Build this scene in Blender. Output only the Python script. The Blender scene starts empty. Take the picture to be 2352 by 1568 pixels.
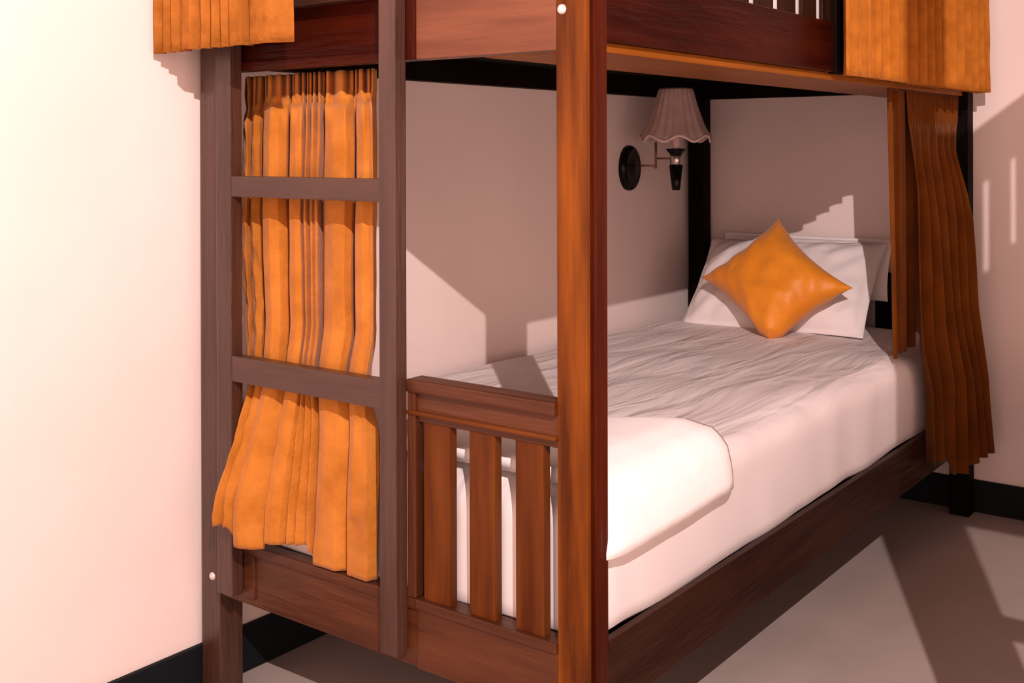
import bpy, bmesh, math, random
from mathutils import Vector, Matrix, noise

C = bpy.context.scene.collection
SC = bpy.context.scene

# ------------------------------------------------------------------ camera
W, L, P = 0.958, 2.167, 0.0585          # bunk width, length, post section
cam = bpy.data.cameras.new('camera')
camo = bpy.data.objects.new('camera', cam); C.objects.link(camo)
cam.sensor_width = 36.0
cam.lens = 2586.7 / 2352 * 36.0
cam.shift_y = -438.4 / 2352
cam.clip_start = 0.02
camo.matrix_world = (Matrix.Translation((1.9257, -1.470, 1.1309)) @ Matrix.Rotation(0.6488, 4, 'Z')
                     @ Matrix.Rotation(math.pi/2 - 0.0019, 4, 'X') @ Matrix.Rotation(-0.0032, 4, 'Z'))
SC.camera = camo

# ------------------------------------------------------------------ world, lamp, exposure
wd = bpy.data.worlds.new('world'); SC.world = wd; wd.use_nodes = True
bg = wd.node_tree.nodes['Background']
# the rest of the dormitory: warm light that reaches the bunks mostly sideways, little from above
wt = wd.node_tree
w_tc = wt.nodes.new('ShaderNodeTexCoord'); w_s = wt.nodes.new('ShaderNodeSeparateXYZ')
w_r = wt.nodes.new('ShaderNodeMapRange'); w_r.interpolation_type = 'SMOOTHSTEP'
w_r.inputs['From Min'].default_value = 0.05; w_r.inputs['From Max'].default_value = 0.65
w_r.inputs['To Min'].default_value = 3.0; w_r.inputs['To Max'].default_value = 0.5
wt.links.new(w_tc.outputs['Generated'], w_s.inputs[0]); wt.links.new(w_s.outputs['Z'], w_r.inputs['Value'])
wt.links.new(w_r.outputs[0], bg.inputs['Strength'])
bg.inputs[0].default_value = (1.0, 0.59, 0.48, 1)
lt = bpy.data.lights.new('ceiling_lamp', 'POINT')
lt.energy = 445; lt.color = (1.0, 0.785, 0.75); lt.shadow_soft_size = 0.010
lo = bpy.data.objects.new('ceiling_lamp', lt); C.objects.link(lo)
lo.location = (2.50, -1.69, 2.365)
SC.view_settings.view_transform = 'Standard'
SC.view_settings.look = 'None'
SC.view_settings.exposure = 0.0
SC.view_settings.gamma = 1.0
SC.view_settings.use_curve_mapping = False

# ------------------------------------------------------------------ materials
def mat(name, col, rough=0.6, spec=0.5, noise_amt=0.0, nscale=6.0, bump=0.0, bscale=40.0, stretch=(1, 1, 1),
        col2=None, sheen=0.0, metal=0.0, coat=0.0, detail=4.0, trans=0.0):
    m = bpy.data.materials.new(name); m.use_nodes = True
    nt = m.node_tree; b = nt.nodes['Principled BSDF']
    b.inputs['Base Color'].default_value = (*col, 1)
    b.inputs['Roughness'].default_value = rough
    b.inputs['Specular IOR Level'].default_value = spec
    b.inputs['Metallic'].default_value = metal
    b.inputs['Coat Weight'].default_value = coat
    b.inputs['Coat Roughness'].default_value = 0.35
    if sheen: b.inputs['Sheen Weight'].default_value = sheen
    tc = nt.nodes.new('ShaderNodeTexCoord'); mp = nt.nodes.new('ShaderNodeMapping')
    mp.inputs['Scale'].default_value = stretch
    nt.links.new(tc.outputs['Object'], mp.inputs['Vector'])
    if col2 is not None:
        n = nt.nodes.new('ShaderNodeTexNoise'); n.inputs['Scale'].default_value = nscale
        n.inputs['Detail'].default_value = detail; n.inputs['Roughness'].default_value = 0.55
        r = nt.nodes.new('ShaderNodeValToRGB')
        r.color_ramp.elements[0].position = 0.36; r.color_ramp.elements[1].position = 0.66
        r.color_ramp.elements[0].color = (*col, 1); r.color_ramp.elements[1].color = (*col2, 1)
        nt.links.new(mp.outputs[0], n.inputs['Vector']); nt.links.new(n.outputs[0], r.inputs[0])
        nt.links.new(r.outputs[0], b.inputs['Base Color'])
    if bump:
        n2 = nt.nodes.new('ShaderNodeTexNoise'); n2.inputs['Scale'].default_value = bscale
        n2.inputs['Detail'].default_value = 5
        bp = nt.nodes.new('ShaderNodeBump'); bp.inputs['Strength'].default_value = bump
        bp.inputs['Distance'].default_value = 0.01
        nt.links.new(mp.outputs[0], n2.inputs['Vector']); nt.links.new(n2.outputs[0], bp.inputs['Height'])
        nt.links.new(bp.outputs[0], b.inputs['Normal'])
    return m

def wood(name, a, b, axis='z', rough=0.42, coat=0.12, sc=9):
    st = {'z': (7, 7, 0.7), 'x': (0.7, 7, 7), 'y': (7, 0.7, 7)}[axis]
    return mat(name, a, rough, 0.4, col2=b, nscale=sc/3, bump=0.25, bscale=sc*1.6, stretch=st, coat=coat, detail=6)

WD = {}
def wd_(kind, axis):
    k = (kind, axis)
    if k not in WD:
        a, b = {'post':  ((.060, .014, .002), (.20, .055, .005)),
                'post_shade': ((.040, .005, .0015), (.075, .012, .003)),
                'stile': ((.038, .016, .010), (.068, .030, .020)),
                'foot':  ((.050, .014, .005), (.100, .032, .011)),
                'slat':  ((.060, .014, .003), (.130, .038, .007)),
                'board': ((.12, .042, .022), (.20, .075, .038)),
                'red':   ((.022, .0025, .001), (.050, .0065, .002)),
                'side':  ((.022, .007, .004), (.040, .014, .007)),
                'under': ((.22, .068, .008), (.30, .095, .012)),
                'black': ((.003, .0012, .001), (.006, .0025, .0015))}[kind]  # back posts, rear rails and underside: their shade is put into this colour
        WD[k] = wood('%s_wood_%s' % (kind, axis), a, b, axis, rough=0.33 if kind != 'black' else .6,
                     coat=0.0)
        WD[k].node_tree.nodes['Principled BSDF'].inputs['Specular IOR Level'].default_value = {'stile': .55, 'foot': .30, 'slat': .12, 'black': .05, 'red': .10, 'post_shade': .10, 'post': .12, 'side': .08, 'under': .04}.get(kind, .2)
    return WD[k]

M_wall = mat('plaster', (.775, .675, .645), .85, .2, col2=(.815, .715, .685), nscale=2.2, bump=.12, bscale=9)
M_floor = mat('polished_cement', (.42, .35, .32), .5, .2, col2=(.49, .41, .375), nscale=2.5, bump=.05, bscale=20)
M_base = mat('black_baseboard', (.006, .008, .010), .6, .12, bump=.05)
M_cloth = mat('mustard_curtain', (.36, .125, .012), .85, .15, col2=(.48, .180, .026), nscale=14, bump=.25, bscale=120, sheen=.15)
M_cloth_d = mat('ochre_curtain', (.36, .115, .010), .85, .1, col2=(.47, .16, .018), nscale=22, bump=.3, bscale=90, sheen=.1)
M_cloth_h = mat('shaded_curtain', (.105, .028, .002), .9, .05, col2=(.155, .044, .004), nscale=8, bump=.12, bscale=80, sheen=.1)  # cloth darkened: shade at the head end is put into the colour
M_cush = mat('orange_satin', (.68, .225, .010), .45, .3, col2=(.78, .275, .018), nscale=9, bump=.35, bscale=26, sheen=.2)
M_white = mat('white_cotton', (.84, .80, .80), .9, .2, bump=.25, bscale=18)
M_duvet = mat('bright_white_duvet', (.93, .92, .92), .9, .2, bump=.3, bscale=14)
M_black = mat('glossy_black', (.004, .004, .004), .16, .16)
M_chrome = mat('chrome', (.55, .50, .46), .25, .5, metal=.9)
M_brass = mat('dull_brass', (.25, .12, .08), .4, .5, metal=.6)
M_shade = mat('pleated_lampshade_fabric', (.50, .36, .33), .9, .2, col2=(.56, .42, .38), nscale=30)
M_trim = mat('lampshade_trim', (.70, .55, .53), .8, .2)
M_bolt = mat('bolt_metal', (.75, .70, .66), .3, .6, metal=.5)

def sheet_material():
    # cotton sheet with long pulled wrinkles
    m = mat('wrinkled_sheet', (.78, .735, .735), .9, .2)
    nt = m.node_tree; b = nt.nodes['Principled BSDF']
    tc = nt.nodes.new('ShaderNodeTexCoord'); mp = nt.nodes.new('ShaderNodeMapping')
    mp.inputs['Rotation'].default_value = (0, 0, math.radians(18)); mp.inputs['Scale'].default_value = (7, 1.5, 1)
    n = nt.nodes.new('ShaderNodeTexNoise'); n.inputs['Scale'].default_value = 1.6; n.inputs['Detail'].default_value = 3
    n.inputs['Distortion'].default_value = 0.6
    bp = nt.nodes.new('ShaderNodeBump'); bp.inputs['Strength'].default_value = .75; bp.inputs['Distance'].default_value = .03
    nt.links.new(tc.outputs['Object'], mp.inputs[0]); nt.links.new(mp.outputs[0], n.inputs[0])
    ge = nt.nodes.new('ShaderNodeNewGeometry'); sx = nt.nodes.new('ShaderNodeSeparateXYZ')
    nt.links.new(ge.outputs['True Normal'], sx.inputs[0])
    mx = nt.nodes.new('ShaderNodeMath'); mx.operation = 'MULTIPLY_ADD'; mx.use_clamp = True
    mx.inputs[1].default_value = .95; mx.inputs[2].default_value = .10
    nt.links.new(sx.outputs['Z'], mx.inputs[0]); nt.links.new(mx.outputs[0], bp.inputs['Strength'])
    nt.links.new(n.outputs[0], bp.inputs['Height']); nt.links.new(bp.outputs[0], b.inputs['Normal'])
    return m
M_cloth_u = mat('pleated_ochre_curtain', (.24, .085, .012), .9, .1, col2=(.36, .130, .022), nscale=20, bump=.3, bscale=90)
M_sheet = sheet_material()

# ------------------------------------------------------------------ helpers
def link(name, bm, m, parent=None, smooth=False):
    me = bpy.data.meshes.new(name)
    bmesh.ops.recalc_face_normals(bm, faces=bm.faces)
    bm.to_mesh(me); bm.free()
    o = bpy.data.objects.new(name, me); C.objects.link(o)
    if m: me.materials.append(m)
    if smooth:
        for p in me.polygons: p.use_smooth = True
    if parent: o.parent = parent
    return o

def box(bm, x0, x1, y0, y1, z0, z1, bev=0.0025):
    vs = [bm.verts.new((x, y, z)) for x in (x0, x1) for y in (y0, y1) for z in (z0, z1)]
    f = [(0, 1, 3, 2), (4, 6, 7, 5), (0, 4, 5, 1), (2, 3, 7, 6), (0, 2, 6, 4), (1, 5, 7, 3)]
    fs = [bm.faces.new([vs[i] for i in q]) for q in f]
    if bev:
        es = list({e for q in fs for e in q.edges})
        bmesh.ops.bevel(bm, geom=es, offset=bev, segments=2, affect='EDGES', profile=.6)

def part(name, boxes, m, parent, bev=.0025):
    bm = bmesh.new()
    for b in boxes: box(bm, *b, bev=bev)
    return link(name, bm, m, parent)

def lathe(bm, prof, c, n=32, fn=None):
    rings = []
    for i, (r, z) in enumerate(prof):
        ring = []
        for k in range(n):
            a = 2*math.pi*k/n
            rr, zz = (fn(i, a, r, z) if fn else (r, z))
            ring.append(bm.verts.new((c[0]+rr*math.cos(a), c[1]+rr*math.sin(a), c[2]+zz)))
        rings.append(ring)
    for a, b in zip(rings, rings[1:]):
        for k in range(n):
            bm.faces.new((a[k], a[(k+1) % n], b[(k+1) % n], b[k]))
    return rings

def tube(bm, p, q, r, n=12):
    p, q = Vector(p), Vector(q); d = (q-p).normalized()
    u = d.orthogonal().normalized(); v = d.cross(u)
    A = [bm.verts.new(p + r*(math.cos(t)*u+math.sin(t)*v)) for t in [2*math.pi*k/n for k in range(n)]]
    B = [bm.verts.new(q + r*(math.cos(t)*u+math.sin(t)*v)) for t in [2*math.pi*k/n for k in range(n)]]
    for k in range(n): bm.faces.new((A[k], A[(k+1) % n], B[(k+1) % n], B[k]))
    bm.faces.new(A[::-1]); bm.faces.new(B)

def empty(name, loc):
    o = bpy.data.objects.new(name, None); C.objects.link(o); o.location = loc
    o.empty_display_size = .1
    return o

def tag(o, label, cat, group=None):
    o['label'] = label; o['category'] = cat
    if group: o['group'] = group
    return o

def structure(o): o['kind'] = 'structure'; return o

def lerp_tab(tab, x):
    if x <= tab[0][0]: return tab[0][1]
    for (a, va), (b, vb) in zip(tab, tab[1:]):
        if x <= b:
            t = (x-a)/(b-a) if b > a else 1
            if isinstance(va, tuple): return tuple(p+(q-p)*t for p, q in zip(va, vb))
            return va+(vb-va)*t
    return tab[-1][1]

def sm(t): t = min(1, max(0, t)); return t*t*(3-2*t)

def grid(fn, ns, nt_):
    bm = bmesh.new()
    g = [[bm.verts.new(fn(i/ns, j/nt_)) for i in range(ns+1)] for j in range(nt_+1)]
    for j in range(nt_):
        for i in range(ns):
            bm.faces.new((g[j][i], g[j][i+1], g[j+1][i+1], g[j+1][i]))
    return bm

def cloth(name, fn, ns, nt_, m, parent=None, thick=.0022):
    o = link(name, grid(fn, ns, nt_), m, parent, smooth=True)
    s = o.modifiers.new('thickness', 'SOLIDIFY'); s.thickness = thick; s.offset = 0
    return o

# ------------------------------------------------------------------ room
GX, GY = -.02, L+.02           # wall planes
structure(part('floor', [(-.12, 4.2, -3.2, L+.14, -.1, 0)], M_floor, None, 0))
structure(part('wall_left', [(GX-.1, GX, -3.2, L+.14, 0, 3.0)], M_wall, None, 0))
structure(part('wall_back', [(GX, 4.2, GY, GY+.1, 0, 3.0)], M_wall, None, 0))
structure(part('baseboard_left', [(GX, GX+.013, -3.2, GY, 0, .099)], M_base, None, .002))
structure(part('baseboard_back', [(GX+.013, 4.2, GY-.013, GY, 0, .099)], M_base, None, .002))

# ------------------------------------------------------------------ bunk bed
Z_BASE, Z_RAIL = .220, .342
GE = [P] + [.625 - .115*4 + .115*k for k in range(17)]
def bunk():
    r = empty('bunk_bed', (0, 0, 0))
    T = 2.12
    part('post', [(0, P, 0, P, 0, T)], wd_('stile', 'z'), r)
    # near post: routed groove, lit front and shaded side put into the colours
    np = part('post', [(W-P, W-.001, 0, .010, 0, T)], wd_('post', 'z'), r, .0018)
    part('post_shaded_side', [(W-P, W-.007, .0101, .024, 0, T), (W-P, W, .022, P, 0, T)], wd_('post_shade', 'z'), np, .0018)
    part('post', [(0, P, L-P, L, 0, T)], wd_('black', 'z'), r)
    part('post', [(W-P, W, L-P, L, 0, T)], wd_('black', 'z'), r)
    # top frame
    part('top_rail', [(P, W-P, .01, .04, T-.07, T)], wd_('foot', 'x'), r)
    part('top_rail', [(P, W-P, L-.04, L-.01, T-.07, T)], wd_('foot', 'x'), r)
    part('top_rail', [(W-.04, W-.01, P, L-P, T-.07, T)], wd_('foot', 'y'), r)
    part('top_rail', [(.01, .04, P, L-P, T-.07, T)], wd_('foot', 'y'), r)
    # ladder
    for a, b in ((.088, .134), (.538, .578)):
        part('ladder_stile', [(a, b, -.030, -.001, .243, 1.80)], wd_('stile', 'z'), r)
    for a, b in ((.671, .722), (1.037, 1.078), (1.399, 1.445)):
        part('ladder_rung', [(.132, .540, -.0285, -.003, a, b)], wd_('stile', 'x'), r)
    # lower foot rail
    part('foot_rail', [(P, .60, .004, .030, .220, .334), (P, .60, -.001, .030, .322, .342),
                       (.134, .166, -.0005, .02, .235, .322)], wd_('foot', 'x'), r)
    part('foot_rail', [(.598, W-P, .000, .030, .220, .330), (.598, W-P, -.005, .034, .326, .343)], wd_('foot', 'x'), r)
    # upper foot rail
    part('foot_rail', [(P, .58, .010, .034, 1.304, 1.47), (P, .58, .000, .034, 1.287, 1.306)], wd_('red', 'x'), r)  # same board, left part: curtain and ladder shade put into a darker colour
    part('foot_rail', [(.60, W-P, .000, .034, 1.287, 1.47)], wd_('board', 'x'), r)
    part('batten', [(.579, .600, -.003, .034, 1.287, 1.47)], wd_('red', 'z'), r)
    part('batten', [(.579, .598, -.003, .030, .343, .704)], wd_('foot', 'z'), r)
    # lower footboard
    tr = part('footboard_rail', [(.580, W-P, .004, .028, .652, .712)], wd_('foot', 'x'), r)
    part('cap', [(.580, W-P, -.008, .036, .704, .727)], wd_('foot', 'x'), tr, .004)
    part('moulding', [(.580, W-P, -.006, .032, .6645, .672)], wd_('slat', 'x'), tr, .0025)
    for a, b in ((.609, .670), (.713, .768), (.811, .868)):
        part('slat', [(a, b, .006, .026, .340, .656)], wd_('slat', 'z'), r)
    # upper footboard, above the frame of the picture
    part('footboard_rail', [(P, W-P, .004, .03, 1.56, 1.60)], wd_('foot', 'x'), r)
    part('headboard_rail', [(P, W-P, L-.032, L-.006, .652, .727)], wd_('black', 'x'), r)
    for k in range(7):
        part('slat', [(.095+.113*k, .155+.113*k, L-.028, L-.012, .340, .656)], wd_('black', 'z'), r)
    # long rail, lower, with its lighter top lip
    lr = part('side_rail', [(W-.014, W-.001, P, L-P, Z_BASE, .328)], wd_('side', 'y'), r)
    part('lip', [(W-.014, W+.002, P, L-P, .327, .342)], wd_('side', 'y'), lr, .003)
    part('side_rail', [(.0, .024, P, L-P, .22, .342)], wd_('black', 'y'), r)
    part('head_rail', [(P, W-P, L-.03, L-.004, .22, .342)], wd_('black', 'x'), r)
    # long rail, upper
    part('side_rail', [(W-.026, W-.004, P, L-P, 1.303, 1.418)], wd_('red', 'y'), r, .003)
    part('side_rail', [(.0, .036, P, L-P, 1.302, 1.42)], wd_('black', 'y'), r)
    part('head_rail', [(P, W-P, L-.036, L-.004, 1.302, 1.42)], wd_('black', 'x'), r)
    part('bed_board', [(.724, W-.016, .035, L-P, 1.286, 1.303)], wd_('under', 'y'), r, .003)
    part('bed_base', [(.036, .93, .034, L-.036, 1.36, 1.375)], wd_('black', 'y'), r)
    part('bed_base', [(.024, .93, .034, L-.036, .306, .3215)], wd_('black', 'y'), r)
    # guard along the aisle
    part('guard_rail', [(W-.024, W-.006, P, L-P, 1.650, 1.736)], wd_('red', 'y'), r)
    edges = GE
    for k in range(len(edges)-1):
        a = edges[k] + (.018 if k else 0); b = edges[k+1] - .018
        if b > L-P: break
        part('guard_slat', [(W-.020, W-.012, a, b, 1.417, 1.652)], wd_('side', 'z'), r, .002)
    part('guard_post', [(W-.028, W+.004, 1.030, 1.088, 1.300, 1.75)], wd_('black', 'z'), r)
    # bolts
    for x, y_, z in ((.911, 0, 1.351), (.035, 0, .254)):
        bm = bmesh.new()
        prof = [(.0001, -.004), (.0035, -.0035), (.0055, -.0015), (.006, .001)]
        rings = lathe(bm, [(a, 0) for a, b in prof], (0, 0, 0), 16)
        prof = [(a*1.45, b*1.3) for a, b in prof]
        for ring, (a, b) in zip(rings, prof):
            for k, v in enumerate(ring):
                t = 2*math.pi*k/16
                v.co = (x+a*math.cos(t), y_+b, z+a*math.sin(t))
        link('bolt', bm, M_bolt, r, True)
    return r

b1 = bunk()
tag(b1, 'dark varnished wooden bunk bed with ladder and slatted footboard against the wall', 'bunk bed', 'bunk beds in the dormitory')

def copy_tree(o, parent=None):
    c = o.copy(); C.objects.link(c); c.parent = parent
    for ch in [x for x in bpy.data.objects if x.parent == o]: copy_tree(ch, c)
    return c
TW = 1.672
b2 = copy_tree(b1); b2.location = (TW, 0, 0)
# this one stands free, so its other side has a guard as well
part('guard_rail', [(.006, .024, P, L-P, 1.650, 1.736)], wd_('red', 'y'), b2)
for k in range(len(GE)-1):
    a = GE[k] + (.018 if k else 0); b = GE[k+1] - .018
    if b > L-P: break
    part('guard_slat', [(.012, .020, a, b, 1.417, 1.652)], wd_('side', 'z'), b2, .002)
b2['label'] = 'second dark wooden bunk bed standing across the aisle to the right'

# ------------------------------------------------------------------ bedding
def mattress(name, x0, x1, y0, y1, z0, z1, rad, m, seed=0, amp=.003):
    bm = bmesh.new()
    n1, n2, n3 = 44, 96, 12
    def sph(v):   # rounded box projection
        x, y, z = v
        cx = min(max(x, x0+rad), x1-rad); cy = min(max(y, y0+rad), y1-rad); cz = min(max(z, z0+.008), z1-rad*.8)
        d = Vector((x-cx, y-cy, z-cz))
        rz = rad*.8 if z > cz else .008
        if d.length > 1e-6:
            q = Vector((d.x/rad, d.y/rad, d.z/rz)); q.normalize()
            d = Vector((q.x*rad, q.y*rad, q.z*rz))
        p = Vector((cx, cy, cz))+d
        p.z += amp*noise.noise(Vector((p.x*3+seed, p.y*4, 0)))*2
        if abs(d.x)+abs(d.y) > 0:
            w = amp*noise.noise(Vector((p.x*5, p.y*9+seed, p.z*3)))*1.2
            p += Vector((d.x, d.y, 0)).normalized()*w if (abs(d.x)+abs(d.y)) > 1e-5 else Vector()
        return p
    bmesh.ops.create_cube(bm, size=1)
    for v in bm.verts: v.co = Vector((x0+(v.co.x+.5)*(x1-x0), y0+(v.co.y+.5)*(y1-y0), z0+(v.co.z+.5)*(z1-z0)))
    def cut(axis, n, lo, hi):
        for i in range(1, n):
            c = [0, 0, 0]; c[axis] = lo+(hi-lo)*i/n; no = [0, 0, 0]; no[axis] = 1
            bmesh.ops.bisect_plane(bm, geom=bm.verts[:]+bm.edges[:]+bm.faces[:], plane_co=c, plane_no=no)
    cut(0, n1, x0, x1); cut(1, n2, y0, y1); cut(2, n3, z0, z1)
    for v in bm.verts: v.co = sph(v.co)
    return link(name, bm, m, None, True)

m1 = tag(mattress('mattress', .028, .942, .037, 2.125, .322, .562, .070, M_sheet, 3, .004),
         'white sheeted mattress on the lower bunk of the wall-side bed', 'mattress')
m2 = tag(mattress('mattress', .045, .934, .05, 2.12, 1.376, 1.545, .03, M_white, 9),
         'white mattress behind the guard slats of the upper bunk', 'mattress')
m3 = m1.copy(); C.objects.link(m3); m3.location = (TW, 0, 0); m3['label'] = 'white mattress on the lower bunk across the aisle'
m4 = m2.copy(); C.objects.link(m4); m4.location = (TW, 0, 0); m4['label'] = 'white mattress on the upper bunk across the aisle'

# folded duvet across the foot of the mattress, its end hanging over the aisle side
def duvet_fn(off):
    path = [(.05, .596), (.45, .606), (.78, .612), (.87, .608), (.925, .590), (.955, .557), (.967, .512), (.971, .472)]
    ds = [0]
    for a, b in zip(path, path[1:]): ds.append(ds[-1]+math.hypot(b[0]-a[0], b[1]-a[1]))
    tabx = [(d, p) for d, p in zip(ds, path)]
    def f(s, t):
        x, z = lerp_tab(tabx, s*ds[-1])
        yend = .40 + .10*sm((x-.70)/.25) + .012*math.sin(s*9)
        cr = sm((s-.80)/.2)
        y = .052 + (yend-.052)*t
        # soft edges
        e = min(t, 1-t)*8; e = 1-min(1, e)
        hang = sm((s-.72)/.2)
        z2 = z - .008*e*e*(1-hang) + .004*noise.noise(Vector((x*6, y*8, 1)))
        x2 = x - .012*e*e*hang
        if s > .85: z2 += .010*t*(s-.85)/.15
        return Vector((x2+off*hang*0, y, z2))
    return f
dv = empty('folded_duvet', (0, 0, 0))
du = link('duvet', grid(duvet_fn(0), 60, 30), M_duvet, dv, True)
so = du.modifiers.new('thickness', 'SOLIDIFY'); so.thickness = .026; so.offset = -1 
du.name = 'folded_duvet'; du.parent = None; bpy.data.objects.remove(dv); du.name = 'folded_duvet'
tag(du, 'bright white folded duvet laid over the foot of the lower bed', 'duvet')

def pillow(name, w, h, th, pinch, flange, m, mw, seed=0, wr=.004, n=48, blunt=False):
    bm = bmesh.new()
    def P_(u, v, side):
        x = w/2*u*(1-pinch*(1-v*v)*abs(u)); y = h/2*v*(1-pinch*(1-u*u)*abs(v))
        fu = min(1, max(0, (1-abs(u))/(1-flange*1.0+1e-9)*1.0)) if False else 1
        uu = min(1, abs(u)/(1-flange)); vv = min(1, abs(v)/(1-flange*w/h))
        k = max(0, (1-uu**2.4)*(1-vv**2.4))**.5
        z = side*(th/2*k+.0015)
        z += wr*noise.noise(Vector((x*16+seed, y*16, side)))*(.4+k)
        if uu > .55 or vv > .55: z += wr*.8*math.sin((x*1.0-y)*70+seed)*k*(1-k)*2
        if blunt:
            q = -(x+y)/w                      # 1 at the corner it stands on
            if q > .74:
                k2 = (q-.74)*w*.5*.62; x += k2; y += k2; z *= 1.15
        return mw @ Vector((x, y, z))
    for side in (1, -1):
        g = [[bm.verts.new(P_(-1+2*i/n, -1+2*j/n, side)) for i in range(n+1)] for j in range(n+1)]
        for j in range(n):
            for i in range(n):
                q = (g[j][i], g[j][i+1], g[j+1][i+1], g[j+1][i])
                bm.faces.new(q if side > 0 else q[::-1])
    bmesh.ops.remove_doubles(bm, verts=bm.verts, dist=.0001)
    rim = [e for e in bm.edges if len(e.link_faces) == 1]
    try: bmesh.ops.bridge_loops(bm, edges=rim)
    except Exception: pass
    return link(name, bm, m, None, True)

def frame(c, xaxis, yaxis):
    x = Vector(xaxis).normalized(); y = Vector(yaxis); y = (y-x*y.dot(x)).normalized(); z = x.cross(y)
    mt = Matrix((x, y, z)).transposed().to_4x4(); mt.translation = c
    return mt

# pillows lean on the wall at the head
pb = pillow('pillow', .59, .20, .075, .03, .03, M_white, frame((.435, 2.085, .742), (1, .0, .0), (.0, .30, .95)), 5)
pb.location = (0, 0, 0)
tag(pb, 'white pillow at the back, half hidden behind the front pillow', 'pillow', 'white pillows at the head of the lower bed')
pf = pillow('pillow', .60, .36, .15, .03, .045, M_white, frame((.435, 1.925, .692), (1, .02, .02), (-.06, .68, .73)), 2, .008)
tag(pf, 'white flanged pillow directly behind the orange cushion', 'pillow', 'white pillows at the head of the lower bed')
top, bot, lft, rgt = Vector((.447, 1.885, .875)), Vector((.522, 1.640, .500)), Vector((.233, 1.78, .714)), Vector((.724, 1.785, .714))
T_, R_ = (top-bot)/2, (rgt-lft)/2
A_, B_ = (T_+R_)/.345, (T_-R_)/.345
cm = Matrix((A_, B_, A_.cross(B_).normalized())).transposed().to_4x4(); cm.translation = (top+bot+lft+rgt)/4 + Vector((0, -.014, .018))
cu = pillow('cushion', .345, .345, .15, .15, .0, M_cush, cm, 7, .007, blunt=True)
tag(cu, 'orange square cushion standing on one corner against the white pillow', 'cushion')

# ------------------------------------------------------------------ lower foot curtain
# cross section (x, y) of the folds, from the wall side to the ladder stile
FOLD = [(.100, .060), (.114, .044), (.124, .060), (.136, .042), (.152, .048), (.162, .070), (.167, .034), (.185, .028), (.208, .034), (.228, .052),
        (.236, .072), (.241, .030), (.258, .026), (.272, .030), (.279, .046), (.286, .030), (.294, .044), (.302, .030),
        (.312, .042), (.321, .032), (.331, .066), (.338, .040), (.360, .032), (.392, .036), (.410, .052), (.418, .074),
        (.424, .034), (.440, .028), (.455, .034), (.463, .032), (.472, .056)]
def foot_curtain(s, t):
    k = s*(len(FOLD)-1); i = min(int(k), len(FOLD)-2); f = sm(k-i)*.4+(k-i)*.6
    x = FOLD[i][0]+(FOLD[i+1][0]-FOLD[i][0])*f; y = FOLD[i][1]+(FOLD[i+1][1]-FOLD[i][1])*f
    zb = .396 if s < .115 else (.362 if s < .30 else (.378 if s < .655 else .3465))
    if .115 <= s < .15: zb = .396-.034*(s-.115)/.035
    if .63 < s < .66: zb = .378-.031*(s-.63)/.03
    z = 1.284 + (zb-1.284)*t
    zp = 1.226 - .030*max(0, .2-s)/.2             # gathering tape
    a = sm((zp-z)/.10)
    if z > zp:
        w = sm((z-zp)/.02)
        y = y*(1-.6*w) + .6*w*(.096+.018*math.sin(s*140)+.006*math.sin(s*57))
    pinch = math.exp(-((z-zp)/.009)**2)
    y = y*(1-.6*pinch)+.078*.6*pinch
    y += .016*(1-sm((zp-z)/.25))
    x -= .013*max(0, 1-s/.35)*(1 if z > .95 else sm((z-.72)/.23))
    y += .004*math.sin(s*150)*pinch
    y += .0045*math.sin(s*95+1)*(1-a)
    if s > .8: x += (.014*sm((1.0-z)/.6))*(s-.8)/.2
    x += .003*math.sin(z*9+s*4)*a*min(1, 4*s)
    x -= .92*(y-.030)*sm((z-.60)/.1)
    if z < .80: x += .030*sm((.80-z)/.13)*(1-s)**1.5
    # crossing under the second rung, out over the foot rail
    if z < .80: y += -.026*sm((.80-z)/.12)
    if z < .668:
        u = min(1, (.668-z)/.27); wl = max(0, 1-s/.60)
        y += -.078*min(1, u*1.25)*wl - .016*u
        x += -.010*u*(1-s)
        y += .005*noise.noise(Vector((s*16, z*16, 4)))*u
    if z < .45 and s > .6: y = max(y, -.004)
    if s < .14: y += .005*noise.noise(Vector((s*40, z*30, 0)))
    y += .004*noise.noise(Vector((s*12, z*8, 7)))*a
    return Vector((x, y, z))
fc = cloth('curtain', foot_curtain, 300, 110, M_cloth)
tag(fc, 'mustard curtain gathered behind the ladder rungs of the lower bunk', 'curtain')

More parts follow.
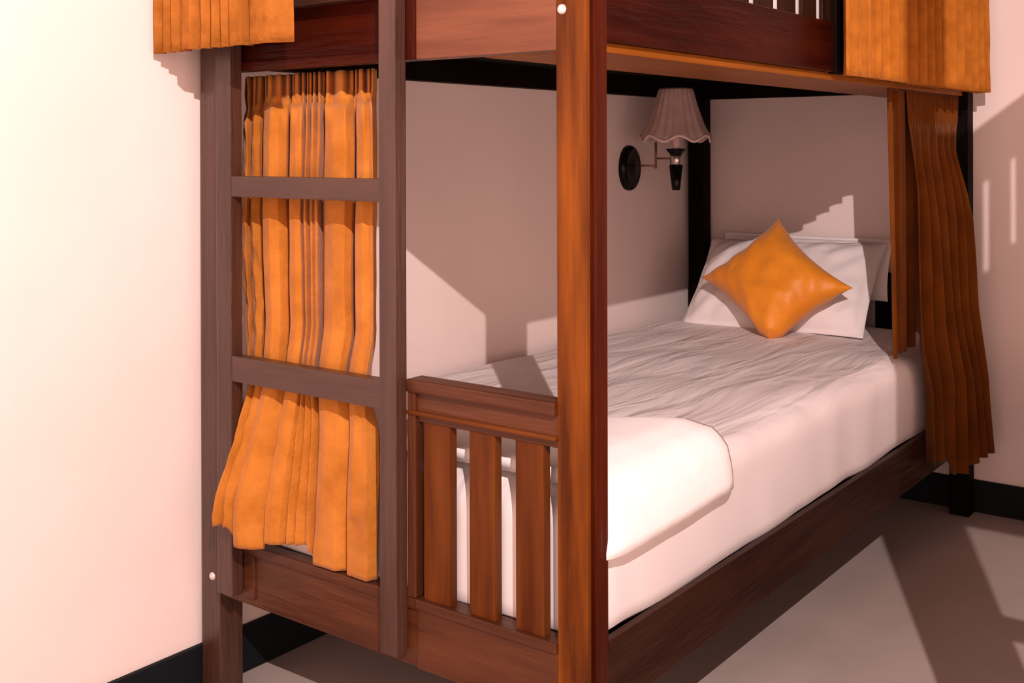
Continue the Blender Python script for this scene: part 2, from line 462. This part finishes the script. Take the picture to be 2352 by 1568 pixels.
# ------------------------------------------------------------------ lower head curtain
def fold_wave(s, n, sharp=.6, seed=0):
    a = s*n*2*math.pi + .8*math.sin(s*7+seed)
    return math.sin(a)*(1-sharp*.3)+.3*sharp*math.sin(2*a+.8)
HL = [(1.284, (.934, 1.60)), (1.19, (.934, 1.62)), (.95, (.940, 1.64)), (.667, (.962, 1.605)), (.60, (.972, 1.585)), (.469, (.980, 1.63)), (.2, (.980, 1.628))][::-1]
HR = [(1.284, (.938, 2.07)), (1.19, (.938, 2.06)), (1.115, (.955, 1.995)), (.922, (.995, 1.995)), (.667, (1.012, 1.99)), (.458, (1.032, 2.035)), (.2, (1.036, 2.095))][::-1]
def head_curtain(s, t):
    zb = lerp_tab([(0, .275), (.3, .262), (.32, .215), (.55, .196), (.66, .222), (1, .222)], s)
    z = 1.284+(zb-1.284)*t
    l = lerp_tab(HL, z); r = lerp_tab(HR, z)
    x = l[0]+(r[0]-l[0])*s; y = l[1]+(r[1]-l[1])*s
    a = sm((1.19-z)/.2); zp = math.exp(-((z-1.192)/.01)**2)
    amp = (.006+.015*a)*(1-.7*zp)
    w = fold_wave(s, 6.5, .8, 1) if z <= 1.19 else fold_wave(s, 18, .5)*.8
    x += amp*w + .004*math.sin(z*7+s*9)*a
    if z > .62: x = max(x, .925)
    else: x = max(x, .9645)
    y += .004*math.sin(s*40+z*5)*a
    return Vector((x, y, z))
hc = empty('curtain', (.94, 1.8, 1.28))
tag(hc, 'dark brown curtain, shade put into its colour, hanging at the head end beside the mattress', 'curtain')
def attach(o):
    o.parent = hc; o.matrix_parent_inverse = Matrix.Translation(hc.location).inverted()
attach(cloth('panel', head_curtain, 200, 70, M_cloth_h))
def flap(s, t):
    z = 1.284+(.572-1.284)*t
    y0 = 1.462+.046*t; y1 = 1.69-.01*t
    y = y0+(y1-y0)*s
    x = .925+.009*math.sin(s*15+.6)+.004*math.sin(s*37)
    return Vector((x, y, z+.012*s*(t > .9)))
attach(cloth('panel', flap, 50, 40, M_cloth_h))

# ------------------------------------------------------------------ upper bunk curtains
ZV = 2.05
VL = [(-.012, -.100), (.004, -.112), (.018, -.096), (.034, -.114), (.052, -.098), (.064, -.116), (.078, -.100), (.092, -.115), (.104, -.098),
      (.112, -.126), (.140, -.130), (.148, -.112), (.170, -.126), (.180, -.110), (.204, -.128), (.214, -.108), (.226, -.124),
      (.245, -.112), (.256, -.128), (.282, -.124), (.292, -.104), (.300, -.118), (.350, -.122), (.404, -.104)]
def upper_left(s, t):
    k = s*(len(VL)-1); i = min(int(k), len(VL)-2); f = sm(k-i)*.5+(k-i)*.5
    x = VL[i][0]+(VL[i+1][0]-VL[i][0])*f; y = VL[i][1]+(VL[i+1][1]-VL[i][1])*f
    zb = 1.322
    z = ZV+(zb-ZV)*t
    x *= .93+.07*t
    y += .003*noise.noise(Vector((s*12, z*9, 2)))
    return Vector((x, y, z))
ul = cloth('curtain', upper_left, 180, 30, M_cloth_u)
tag(ul, 'mustard pleated curtain of the upper bunk hanging at the ladder end', 'curtain', 'short curtains of the upper bunk')
def upper_right(s, t):
    y = .972+1.135*s; z = ZV+(1.293-ZV)*t
    a = s*18*2*math.pi+.9*math.sin(s*5)
    x = 1.000+(.011+.013*sm((s-.33)/.15))*math.sin(a)+.004*math.sin(2.1*a+1)+.006*s
    x += .002*noise.noise(Vector((s*30, z*12, 2)))
    y += .006*math.sin(a*1+1.2)
    y = .972+(y-.972)*(.97+.03*t)
    return Vector((x, y, z))
ur = cloth('curtain', upper_right, 360, 30, M_cloth_d)
tag(ur, 'ochre pleated curtain of the upper bunk hanging at the head end', 'curtain', 'short curtains of the upper bunk')

# ------------------------------------------------------------------ wall lamp
SX, SY = .160, 1.73
lamp = empty('wall_lamp', (GX, SY, 1.065))
tag(lamp, 'unlit swing arm wall lamp with pleated pink shade above the lower bed', 'wall lamp')
def lp(name, bm, m, smooth=True):
    o = link(name, bm, m, None, smooth); o.parent = lamp
    o.matrix_parent_inverse = Matrix.Translation(lamp.location).inverted(); return o
bm = bmesh.new(); n = 40; rings = []
for rr, xx in ((1.0, 0), (1.0, .010), (.93, .018), (.72, .024), (.66, .022), (.4, .027), (.02, .029)):
    rings.append([bm.verts.new((GX+xx, SY+.059*rr*math.cos(2*math.pi*k/n), 1.065+.075*rr*math.sin(2*math.pi*k/n))) for k in range(n)])
for a, b in zip(rings, rings[1:]):
    for k in range(n): bm.faces.new((a[k], a[(k+1) % n], b[(k+1) % n], b[k]))
bm.faces.new(rings[-1])
lp('wall_plate', bm, M_black)
bm = bmesh.new()
tube(bm, (GX+.02, SY, 1.073), (.084, SY, 1.073), .0035)
tube(bm, (.086, SY, 1.064), (.086, SY, 1.150), .0042)
tube(bm, (.086, SY, 1.097), (SX, SY, 1.097), .0032)
lp('swing_arm', bm, M_brass)
bm = bmesh.new(); lathe(bm, [(.0001, .995), (.012, .995), (.0135, 1.0), (.0225, 1.076), (.0001, 1.077)], (SX, SY, 0), 24)
lp('handle', bm, M_black)
bm = bmesh.new(); lathe(bm, [(.017, 1.076), (.0195, 1.080), (.0195, 1.100), (.017, 1.106)], (SX, SY, 0), 24)
lp('collar', bm, M_chrome)
bm = bmesh.new(); lathe(bm, [(.0001, 1.104), (.018, 1.105), (.020, 1.112), (.031, 1.124), (.032, 1.128), (.0001, 1.129)], (SX, SY, 0), 24)
lp('socket_cup', bm, M_black)
bm = bmesh.new(); lathe(bm, [(.013, 1.128), (.013, 1.175)], (SX, SY, 0), 20)
lp('candle_sleeve', bm, M_trim)
prof = [(.052, 1.322), (.056, 1.315), (.060, 1.300), (.068, 1.270), (.078, 1.240), (.090, 1.205), (.100, 1.185), (.108, 1.172), (.111, 1.163)]
def flut(i, a, r, z):
    k = i/(len(prof)-1)
    return r*(1+.018*math.sin(a*22)+.03*k*math.cos(a*7+.5)), z+k*k*.009*math.cos(a*7+.5)
bm = bmesh.new(); lathe(bm, prof, (SX, SY, 0), 176, flut)
sh = lp('lamp_shade', bm, M_shade)
s_ = sh.modifiers.new('thickness', 'SOLIDIFY'); s_.thickness = .002
def fl2(i, a, r, z):
    q = .009*math.cos(a*7+.5)
    return r*(1+.03*math.cos(a*7+.5)), z+q
bm = bmesh.new(); lathe(bm, [(.112, 1.166), (.1145, 1.160), (.111, 1.155)], (SX, SY, 0), 112, fl2)
tr = lp('shade_trim', bm, M_trim)
s_ = tr.modifiers.new('thickness', 'SOLIDIFY'); s_.thickness = .002
bm = bmesh.new()
for k in range(3):
    a = k*2*math.pi/3+.4; tube(bm, (SX, SY, 1.30), (SX+.056*math.cos(a), SY+.056*math.sin(a), 1.30), .0015, 8)
tube(bm, (SX, SY, 1.17), (SX, SY, 1.305), .003, 8)
lp('shade_frame', bm, M_brass)
